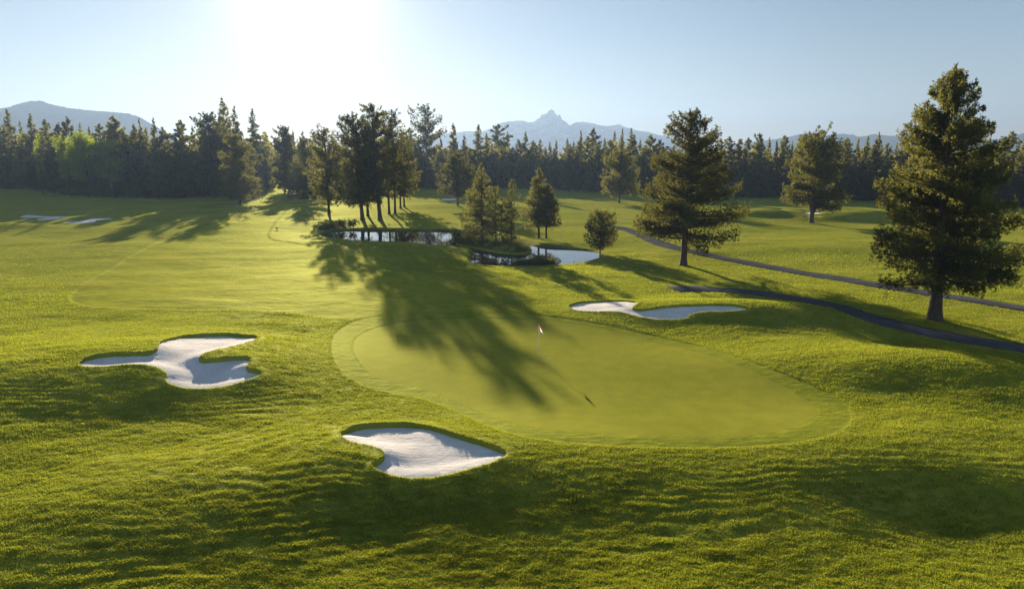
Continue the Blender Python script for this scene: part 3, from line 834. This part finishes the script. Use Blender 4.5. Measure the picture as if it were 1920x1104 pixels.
free_tree("pine_tree", 713, 414, 193, [(.2, 24), (.3, 30), (.5, 28), (.7, 26), (.85, 19), (1, 4)],
          "tallest pine of the clump behind the pond, leaning dark trunk", 75, 190, 6.0, 0.42, 0.075, 6, 0.44, CL, lean=(-1.4, 0), gap=.15)
free_tree("pine_tree", 730, 403, 208, [(.28, 17), (.4, 22), (.6, 20), (.8, 14), (1, 4)],
          "pine with slanting trunk right of the tallest clump pine", 76, 110, 5, 0.42, 0.075, 6, 0.28, CL, gap=.2, lean=(-0.6, 0))
free_tree("pine_tree", 741, 403, 205, [(.30, 22), (.45, 30), (.62, 30), (.8, 25), (.92, 15), (1, 4)],
          "open crowned pine on the right side of the tall clump", 77, 110, 5, 0.42, 0.075, 6, 0.28, CL, gap=.3, jag=.3)
free_tree("pine_tree", 751, 391, 262, [(.2, 20), (.4, 27), (.6, 22), (.85, 11), (1, 3)],
          "shorter pine of the close pair at the right end of the clump", 78, 80, 5, 0.42, 0.08, 6, 0.24, CL)
free_tree("pine_tree", 758, 388, 246, [(.2, 22), (.4, 28), (.6, 24), (.85, 12), (1, 3)],
          "rightmost pine of the tall clump behind the pond", 79, 90, 5, 0.42, 0.08, 6, 0.24, CL)
free_tree("pine_tree", 450, 384, 252, [(.1, 30), (.25, 36), (.45, 34), (.65, 27), (.85, 16), (1, 4)],
          "golden edged pine standing out from the left forest beside the sunlit strip", 81, 140, 5.5, 0.45, 0.09, 6, 0.36)
free_tree("pine_tree", 402, 373, 212, [(.12, 26), (.3, 32), (.5, 30), (.7, 27), (.85, 20), (1, 4)],
          "tall pine at the left forest edge, left of the golden edged pine", 82, 140, 4.5, 0.55, 0.11, 6, 0.36, gap=.15)
free_tree("pine_tree", 535, 361, 236, [(.12, 18), (.3, 24), (.55, 22), (.8, 15), (1, 3)],
          "left one of the twin pines standing in the sunlit gap", 83, 120, 4.2, 0.55, 0.12, 6, 0.3)
free_tree("pine_tree", 543, 362, 246, [(.12, 17), (.3, 22), (.55, 19), (.8, 13), (1, 3)],
          "right one of the twin pines standing in the sunlit gap", 84, 110, 4.2, 0.55, 0.12, 6, 0.32)
free_tree("pine_tree", 802, 355, 198, [(.14, 20), (.3, 24), (.45, 22), (.58, 23), (.68, 28), (.8, 20), (.9, 14), (1, 5)],
          "very tall open pine rising above the forest right of the clump", 85, 120, 4.0, 0.6, 0.13, 6, 0.45, gap=.25, jag=.3)
free_tree("pine_tree", 828, 357, 290, [(.2, 10), (.4, 15), (.7, 11), (1, 3)],
          "small slim pine between the very tall pine and the round pine", 86, 60, 4.2, 0.5, 0.11, 6, 0.2)

# ---------------------------------------------------------------- forest: prototypes, then individuals along the edge
KINDS = ["narrow spire shaped", "dense cone shaped", "ragged open crowned", "rounded bushy"]
PROTO = []
rsf = np.random.RandomState(77)
for ki in range(4):
    for v in range(4):
        H = 24.0
        if ki == 0: prof = [(.10, 2.3), (.2, 2.8), (.45, 2.1), (.7, 1.25), (.88, .6), (1, .08)]; kw = dict(nbr=100, tpm=8.0, jag=.14, e_low=-.35, e_top=.3)
        elif ki == 1: prof = [(.06, 3.4), (.16, 3.9), (.4, 3.1), (.65, 1.9), (.85, .9), (1, .1)]; kw = dict(nbr=105, tpm=7.5, jag=.14, e_low=-.25, e_top=.35)
        elif ki == 2: prof = [(.25, 2.0), (.4, 3.0), (.6, 3.0), (.75, 2.5), (.88, 1.7), (1, .3)]; kw = dict(nbr=58, tpm=9.5, jag=.30, gap=.2, e_low=-.1, e_top=.55, pad=.26)
        else: prof = [(.10, 2.8), (.22, 3.9), (.5, 3.8), (.7, 2.9), (.87, 1.6), (1, .3)]; kw = dict(nbr=85, tpm=8.0, jag=.16, e_low=0, e_top=.7)
        G, V, q = conifer(100 + ki * 10 + v, H, prof, kw.pop("nbr"), kw.pop("tpm"), 0.62, 0.13, 4, 0.30, limbs=False, **kw)
        root = empty("conifer_tree", (0, 0, 0))
        G.build("trunk", M_BARK, root, True)
        mesh_obj("crown", V, [q], M_NEEDLE_D if ki in (0, 1) else M_NEEDLE, root)
        PROTO.append({"root": root, "H": H, "used": False, "kind": ki, "rmax": max(b for a, b in prof), "V": V})

REGIONS = [
    (-1e9, 118, "left of the bright leafy trees"), (118, 245, "behind the bright leafy trees"),
    (245, 370, "just right of the bright leafy trees"), (370, 470, "around the golden edged pine"),
    (470, 570, "at the sunlit gap"), (570, 660, "behind the leftmost clump pine"), (660, 780, "behind the tall pine clump"),
    (780, 905, "behind the pine by the small bunker"), (905, 1000, "left of the jagged peak"),
    (1000, 1110, "below the jagged peak"), (1110, 1230, "behind the lone round pine"), (1230, 1380, "behind the open topped pine"),
    (1380, 1470, "just left of the broad forked pine"), (1470, 1590, "behind the broad forked pine"),
    (1590, 1720, "just left of the largest pine"), (1720, 1850, "behind the largest pine"), (1850, 1e9, "right of the largest pine")]
def region(u):
    return next(t for a, b, t in REGIONS if a <= u < b)
def put_forest(pi, x, y, H, wscale, rot, label, group):
    z = float(h_mid(np.array([x]), np.array([y]))[0])
    pr = PROTO[pi]
    if not pr["used"]:
        r = pr["root"]; pr["used"] = True
    else:
        r = pr["root"].copy(); COL.objects.link(r)
        for ch in pr["root"].children:
            c = ch.copy(); COL.objects.link(c); c.parent = r
    r.location = (x, y, z - 0.1); r.rotation_euler = (0, 0, rot)
    s = H / pr["H"]; r.scale = (s * wscale, s * wscale, s)
    tag(r, label, "tree", group)
def at_depth(u, y, z=0.0):
    """x on the ray column u at ground distance y"""
    dx, dy, dz = ray(u, HORIZON + FPX * CAM_H / y)
    return float(dx / dy * y)

EDGE = np.array([(-140,345),(0,352),(100,361),(200,368),(330,369),(420,365),(470,360),(500,352),(512,346),(560,346),(575,350),(640,350),(780,351),(840,351),(900,352),(1000,355),(1100,359),(1240,363),(1360,367),(1460,368.5),(1600,374),(1700,379),(1900,388),(2060,393)], float)
# tops of the trees that stand out against the sky: column, top row, half width in pixels, kind
TOPS = [(0,205,16,1),(12,222,10,1),(32,203,18,1),(55,226,8,0),(75,216,17,1),(100,226,12,2),(127,231,11,2),(143,221,14,3),(164,229,9,1),(182,236,9,0),(200,231,14,2),
        (228,217,17,3),(265,234,11,2),(276,223,9,0),(301,221,11,0),(316,238,10,2),(350,225,14,2),(372,236,12,1),(432,183,22,1),(452,199,16,1),(482,207,15,0),(414,222,14,2),
        (555,246,9,1),(574,247,9,0),(592,251,10,2),(632,262,12,2),(652,258,12,3),(770,240,14,2),(786,262,10,1),(829,258,9,0),(853,231,14,0),(872,252,10,1),(897,234,16,0),(912,250,10,1),
        (935,233,16,2),(952,249,14,1),(972,262,10,3),(984,248,13,1),(1000,264,10,3),(1013,261,13,1),(1030,266,8,0),(1042,265,10,1),(1063,261,9,0),(1075,266,8,1),(1087,246,8,0),(1100,258,8,2),
        (1112,241,11,2),(1132,260,9,1),(1149,247,9,0),(1163,243,8,0),(1180,242,14,1),(1198,262,10,1),(1217,253,15,3),(1236,262,10,2),(1345,258,12,2),(1361,254,13,2),(1380,258,10,3),(1397,258,10,2),
        (1415,248,10,2),(1435,257,10,1),(1449,262,9,1),(1463,253,15,3),(1478,263,8,1),(1492,256,12,1),(1516,258,13,3),(1533,263,9,1),(1553,256,11,2),(1566,262,9,1),(1580,259,16,3),(1600,258,8,0),(1616,256,11,1),
        (1635,249,14,1),(1655,267,10,3),(1672,268,10,1),(1690,262,10,1),(1712,258,10,2),(1880,246,16,2),(1895,262,12,1),(1908,251,13,0),(1930,255,14,1),(-25,214,14,1),(1955,248,14,2),(1858,262,12,1),(1840,258,12,1)]
placed = []
nind = 0
for (u, vt, hw, ki) in TOPS:
    yb = CAM_H * FPX / (np.interp(u, EDGE[:, 0], EDGE[:, 1]) - HORIZON)
    y = yb + rsf.uniform(6, 34)
    if u > 800 and u < 1250: y = yb + rsf.uniform(4, 50)
    x = at_depth(u, y)
    H = height_for(y, 0.0, vt)
    pi = ki * 4 + rsf.randint(4)
    s = H / 24.0
    ws = np.clip(1.25 * hw * px_size(y) / (PROTO[pi]["rmax"] * s), 0.6, 1.5)
    lab = f"{KINDS[ki]} conifer rising above the treeline {region(u)}"
    put_forest(pi, x, y, H, ws, rsf.uniform(0, 6.28), lab, "forest conifers " + region(u))
    placed.append((x, y)); nind += 1
# the front of the forest, row by row
row_rng = np.random.RandomState(5)
def top_limit(u):
    t = sorted(TOPS); 
    return np.interp(u, [a[0] for a in t], [a[1] for a in t])
u = -130.0
count_front = 0
for row, (step, d0, d1, h0, h1) in enumerate([(20.0, 0, 5, 9, 19), (20.0, 6, 16, 17, 27)]):
    u = -130.0 + row * 9
    while u < 2050:
        e = np.interp(u, EDGE[:, 0], EDGE[:, 1])
        yb = CAM_H * FPX / (e - HORIZON)
        y = yb + row_rng.uniform(d0, d1)
        if 500 < u < 566: y += 60
        if 880 < u < 965 and row == 0: y += 6
        H = row_rng.uniform(h0, h1)
        lim = height_for(y, 0, top_limit(u) + row_rng.uniform(2, 42))
        H = min(H, max(8.0, lim))
        ki = row_rng.choice([0, 1, 1, 1, 3, 2] if row else [0, 1, 1, 3, 3, 1])
        pi = ki * 4 + row_rng.randint(4)
        x = at_depth(u, y)
        lab = f"{KINDS[ki]} conifer {'in the front row' if row == 0 else 'in the second row'} {region(u)}"
        put_forest(pi, x, y, H, row_rng.uniform(1.15, 1.55), row_rng.uniform(0, 6.28), lab, "forest conifers " + region(u))
        nind += 1
        u += step * row_rng.uniform(0.75, 1.25) * (1.0 if e < 370 else 1.1)
print("individual forest trees", nind)

# the wood behind them, one mass
vv, qq, off = [], [], 0
rm = np.random.RandomState(9)
u = -260.0
while u < 2180:
    for k in range(6):
        e = np.interp(u, EDGE[:, 0], EDGE[:, 1]); yb = CAM_H * FPX / (e - HORIZON)
        y = yb + 18 + k * 13 + rm.uniform(-5, 5)
        if 500 < u < 566: y += 55
        uu = u + rm.uniform(-12, 12)
        x = at_depth(uu, y)
        H = min(rm.uniform(16, 25), max(9.0, height_for(y, 0, top_limit(uu) + rm.uniform(16, 46))))
        pr = PROTO[rm.randint(16)]
        V = pr["V"].reshape(-1, 4, 3)
        pick = rm.rand(len(V)) < 0.16
        V = V[pick]; c = V[:, :1]; V = (V - c) * 2.1 + c
        s = H / 24.0; a = rm.uniform(0, 6.28); ca, sa = math.cos(a), math.sin(a)
        W = V.reshape(-1, 3) * s
        W = np.column_stack([W[:, 0] * ca - W[:, 1] * sa + x, W[:, 0] * sa + W[:, 1] * ca + y, W[:, 2]])
        vv.append(W); qq.append(np.arange(len(W)).reshape(-1, 4) + off); off += len(W)
    u += 21
o = mesh_obj("forest", np.vstack(vv), [np.vstack(qq)], M_NEEDLE_D)
tag(o, kind="stuff", label="dark conifer forest massed behind its front trees")

# bright leafy trees before the left forest
def leafy_tree(u, v, vtop, hw, seed, label, squash=1.0):
    x, y, z = ground_px(u, v); H = height_for(y, z, vtop); r = hw * px_size(y)
    rs = np.random.RandomState(seed); bl = []
    for k in range(15):
        a = rs.uniform(0, 6.28); rr_ = r * 0.6 * rs.rand() ** .5
        zf = 0.30 + 0.58 * ((k + rs.rand()) / 15) if k else 0.88
        bl.append((rr_ * math.cos(a), rr_ * math.sin(a), H * zf, r * rs.uniform(.36, .62), H * 0.11 * rs.uniform(.8, 1.3)))
    G, V, q = broadleaf(seed, H, bl, 42, 0.42, 0.2)
    plant_tree("leafy_tree", (x, y, z), G, V, q, label, "bright leafy trees", M_LEAF, M_PALE if "pale" in label else M_BARK)
leafy_tree(134, 369, 250, 21, 1, "leftmost bright green leafy tree, close beside the broad leafy one")
leafy_tree(168, 371, 245, 32, 2, "broadest bright green leafy tree in front of the left forest")
leafy_tree(211, 371, 257, 26, 3, "bright leafy tree with pale bare trunk at the right of its group")
leafy_tree(82, 366, 250, 9, 4, "small bright leafy tree alone among the far left conifers")

# ---------------------------------------------------------------- pond edge: reeds and shrubs
def reeds(name, P, n, h0, h1, lab, seed):
    rs = np.random.RandomState(seed); lo, hi = P.min(0), P.max(0)
    x = rs.uniform(lo[0], hi[0], n); y = rs.uniform(lo[1], hi[1], n)
    k = sd_poly(x, y, P) < 0; x, y = x[k], y[k]; n = len(x)
    z = np.maximum(h_mid(x, y), WATER_Z - 0.3) - 0.02
    c = np.clip(1 + 1.1 * fbm(x / 1.2, y / 1.2, seed, 2), .4, 1.6)
    h = rs.uniform(h0, h1, n) * c
    a = rs.uniform(0, 6.28, n); w = 0.03
    b = np.column_stack([x, y, z]); s = np.column_stack([np.cos(a), np.sin(a), 0 * a]) * w
    tp = b + np.column_stack([rs.normal(0, .22, n) * h, rs.normal(0, .22, n) * h, h])
    V = np.stack([b - s, b + s, tp], 1).reshape(-1, 3)
    o = mesh_obj(name, V, [np.arange(3 * n).reshape(-1, 3)], M_REED)
    tag(o, kind="stuff", label=lab)
reeds("island_grass", ISLAND, 26000, 0.35, 0.9, "long grass covering the pond island", 3)
FRONT_REED = np.stack(flat(*smooth_closed([(955,500.5),(965,495),(985,492.5),(1010,493),(1036,494),(1043,499.5),(1015,501),(980,501.5)], 3).T, WATER_Z), 1)
reeds("reeds", FRONT_REED, 9000, 0.5, 0.95, "reed bed at the near edge of the pond", 5)
SIDE_REED = np.stack(flat(*smooth_closed([(600,437),(625,431),(668,430.5),(672,428),(630,427),(596,434)], 3).T, WATER_Z), 1)
def shrub(u, v, r, h, seed, label, grp="shrubs on the pond bank"):
    x, y, z = ground_px(u, v); rs = np.random.RandomState(seed)
    G = Geo(); P = []
    for k in range(7):
        a = rs.uniform(0, 6.28); d = np.array([math.cos(a) * r * .8, math.sin(a) * r * .8, h * rs.uniform(.6, 1)])
        s = np.linspace(0, 1, 4)[:, None]
        G.tube(d * s, np.array([.03, .025, .02, .01]), 4, False)
        m = 90; P.append(d * rs.uniform(.35, 1.05, (m, 1)) + rs.normal(0, r * .22, (m, 3)))
    P = np.vstack(P); P[:, 2] = np.maximum(P[:, 2], .03); N = len(P)
    D = rs.normal(size=(N, 3)); D[:, 2] += .5; D /= np.linalg.norm(D, axis=1)[:, None]
    V, q = leaves(P, D, .22 * rs.uniform(.7, 1.3, N), .05 * rs.uniform(.7, 1.3, N), rs)
    root = empty("shrub", (x, y, z)); tag(root, label, "shrub", grp)
    G.build("stems", M_BARK, root); mesh_obj("foliage", V, [q], M_SHRUB, root)
shrub(644, 428, 1.1, 1.3, 1, "brown shrub on the far bank between the left pond end and the clump")
shrub(663, 428, 1.0, 1.6, 2, "taller brown shrub on the pond bank nearest the clump trunks")
shrub(628, 430, 1.3, 1.0, 3, "low spreading shrub on the left pond bank")
shrub(608, 433, 1.3, 0.8, 4, "lowest shrub at the left end of the pond")

# ---------------------------------------------------------------- flagstick, stake, bird
M_WHITE = plain("white_paint", (0.78, 0.78, 0.76), 0.4, 0.4)
M_FLAGW = leafy("white_flag_cloth", (0.75, 0.75, 0.73), (0.8, 0.8, 0.78), (0.8, 0.78, 0.74), 0.45, 0.02)
M_FLAGR = leafy("red_flag_cloth", (0.45, 0.012, 0.02), (0.5, 0.015, 0.025), (0.6, 0.02, 0.03), 0.4, 0.02)
M_DARK = plain("dark_hole", (0.02, 0.02, 0.02))
fx, fy, fz = ground_px(1010, 668)
fz += 0.005
root = empty("flagstick", (fx, fy, fz)); tag(root, "white flagstick with drooping red and white flag on the putting green", "golf flag")
FH = height_for(fy, fz, 609)
G = Geo(); G.tube([(0, 0, -.1), (0, 0, FH * .5), (0, 0, FH)], [.016, .014, .010], 8); G.build("pole", M_WHITE, root, True)
G = Geo(); aa = np.linspace(0, 2 * math.pi, 25)[:-1]
V = np.vstack([[0, 0, .004], np.column_stack([.054 * np.cos(aa), .054 * np.sin(aa), np.full(24, .004)])])
G.add(V, None, [(0, 1 + i, 1 + (i + 1) % 24) for i in range(24)]); G.build("cup", M_DARK, root)
# cloth hangs in folds from its hoist edge
nu_, nv_ = 13, 11
def flag_pt(a, b):
    """a across the fly 0..1, b along the hoist 0..1 (top to bottom)"""
    hang = 0.30 * a ** 1.1
    x = 0.012 + (0.27 * a * (0.55 + 0.6 * b)); y = 0.05 * math.sin(a * 9 + b * 2) * a
    z = FH - 0.03 - b * 0.36 - hang * (1 - 0.15 * b)
    return (x, y - 0.02 * a, z)
def cloth(a0, a1, name, mat, b0=0.0, b1=1.0, parent=None, dy=0.0):
    V = []; F = []
    for i in range(nu_):
        for j in range(nv_):
            p = flag_pt(a0 + (a1 - a0) * i / (nu_ - 1), b0 + (b1 - b0) * j / (nv_ - 1)); V.append((p[0], p[1] + dy, p[2]))
    for i in range(nu_ - 1):
        for j in range(nv_ - 1):
            k = i * nv_ + j; F.append((k, k + 1, k + nv_ + 1, k + nv_))
    return mesh_obj(name, V, [np.array(F)], mat, parent, True)
fl = cloth(0.0, 0.40, "flag", M_FLAGR, parent=root)
cloth(0.40, 1.0, "white_half", M_FLAGW, parent=fl)
cloth(0.62, 0.78, "emblem", M_FLAGR, 0.25, 0.5, parent=fl, dy=-0.008)

sx, sy_, sz = ground_px(1076.5, 496)
root = empty("hazard_stake", (sx, sy_, sz)); tag(root, "thin dark stake in the shallow near edge of the pond", "stake")
G = Geo(); G.tube([(0, 0, -.4), (0, 0, .1), (0, 0, .38)], [.04, .04, .035], 8); G.build("post", plain("stake_paint", (0.06, 0.05, 0.045)), root)

bx_, by_, bz_ = ground_px(519.5, 432)
M_BIRD = plain("bird_feathers", (0.07, 0.055, 0.04), 0.8, 0.1)
def skin_body(name, verts, edges, radii, mat, parent=None, loc=(0, 0, 0)):
    me = bpy.data.meshes.new(name); me.from_pydata(verts, edges, []); ob = bpy.data.objects.new(name, me); COL.objects.link(ob)
    m = ob.modifiers.new("skin", 'SKIN'); s = ob.modifiers.new("sub", 'SUBSURF'); s.levels = 2; s.render_levels = 2
    for i, r in enumerate(radii):
        me.skin_vertices[0].data[i].radius = (r, r)
    me.skin_vertices[0].data[0].use_root = True
    me.materials.append(mat); ob.location = loc
    if parent: ob.parent = parent
    return ob
bird = skin_body("bird", [(0, 0, .30), (.16, 0, .29), (.34, 0, .25), (-.14, 0, .33), (-.20, 0, .46), (-.22, 0, .60), (-.31, 0, .60), (0, .05, .16), (0, .05, 0), (0, -.05, .16), (0, -.05, 0), (-.07, .05, .005), (-.07, -.05, .005)],
          [(0, 1), (1, 2), (0, 3), (3, 4), (4, 5), (5, 6), (0, 7), (7, 8), (0, 9), (9, 10), (8, 11), (10, 12)],
          [.14, .12, .03, .10, .045, .05, .018, .03, .015, .03, .015, .012, .012], M_BIRD, None, (bx_, by_, bz_))
tag(bird, "small dark bird standing on the sunlit fairway edge", "bird")

# ---------------------------------------------------------------- mountains
def mountain(name, prof, dist, depth, mat, seed, label, rough=0.10, kind="structure"):
    """a ridge whose skyline follows prof (pixels); slopes fall to both sides with gullies"""
    prof = np.array(prof, float)
    us = np.linspace(prof[0, 0], prof[-1, 0], 900)
    vs = np.interp(us, prof[:, 0], prof[:, 1]) + 1.3 * fbm(us / 8.0, us * 0, seed, 4, 0.65)
    nd = 44
    t = np.concatenate([np.linspace(-1, 0, nd // 2, endpoint=False), np.linspace(0, 1, nd // 2)])
    dx, dy, dz = ray(us, vs)
    X0 = dx / dy * dist
    HT = CAM_H + dist * dz / dy
    base = -4.0
    V = []
    for k, tk in enumerate(t):
        x = X0 * (1 + 0.0 * tk) ; y = dist + tk * depth + 0 * x
        env = (1 - abs(tk)) ** 1.35
        n = fbm(x / (depth * .16), y / (depth * .35) + 3 * seed, seed, 5, 0.55)
        z = base + (HT - base) * np.clip(env + rough * n * min(1, abs(tk) * 5) * (1 - abs(tk)), 0, 1.0 - 0.02 * (abs(tk) > 0))
        V.append(np.column_stack([x, y, z]))
    n = len(us); A = np.vstack(V)
    i = np.arange(len(t) - 1)[:, None] * n; j = np.arange(n - 1)[None, :]
    q = np.stack([i + j, i + j + 1, i + n + j + 1, i + n + j], -1).reshape(-1, 4)
    o = mesh_obj(name, A, [q], mat, None, False)
    tag(o, label, kind=kind)
mountain("hill", [(-160,232),(-60,214),(0,204),(20,200),(45,192),(62,189.5),(80,190),(100,197),(130,203.5),(180,208),(240,213),(265,221),(290,236),(310,252),(345,275),(380,290)],
         2500, 500, M_HILL, 3, "wooded hill with a rounded top at the far left", 0.06)
mountain("mountain", [(640,290),(700,274),(780,258),(830,250),(870,247),(905,246),(925,240),(940,230),(957,228),(978,226),(990,229.5),(1000,228.5),(1006,224),(1012,221),(1014,215.5),(1019,214.5),(1026,212.5),(1029,208),(1032,207.5),(1034.5,204.5),(1037,208),(1039,208),(1041,214),(1045,218),(1048,214.5),(1051,216),(1054,225),(1062,230),(1068,236),(1074,232),(1079,229.5),(1090,229),(1110,231),(1122,234.5),(1135,237),(1148,235),(1160,234),(1172,238),(1190,244),(1220,249),(1245,255),(1290,268),(1340,282),(1380,290)],
         4200, 850, M_ROCK, 7, "pale blue mountain range with one jagged rocky peak", 0.12)
mountain("mountain", [(1300,290),(1390,268),(1440,263),(1480,257),(1500,252),(1515,250),(1530,252),(1545,255),(1560,252.5),(1580,250.5),(1595,252),(1612,256.5),(1625,255),(1640,252),(1652,252.5),(1664,254.5),(1700,256),(1740,255),(1800,262),(1870,262),(1900,254),(1930,248),(1980,240),(2060,236)],
         3600, 600, M_HILL, 11, "low blue hills behind the right forest", 0.06)

# ---------------------------------------------------------------- haze
bpy.ops.mesh.primitive_cube_add(size=1)
hz = bpy.context.object; hz.name = "haze"
hz.dimensions = (13400, 13400, 420); hz.location = (0, 0, 420 / 2 - 9.0)
m = bpy.data.materials.new("haze_air"); m.use_nodes = True
n = m.node_tree.nodes; n.clear(); o = n.new("ShaderNodeOutputMaterial")
pv = n.new("ShaderNodeVolumePrincipled")
pv.inputs["Color"].default_value = (0.17, 0.235, 0.35, 1)
pv.inputs["Density"].default_value = 0.00023
pv.inputs["Anisotropy"].default_value = 0.40
m.node_tree.links.new(pv.outputs[0], o.inputs["Volume"])
hz.data.materials.append(m)
tag(hz, kind="stuff", label="thin bluish haze in the evening air")
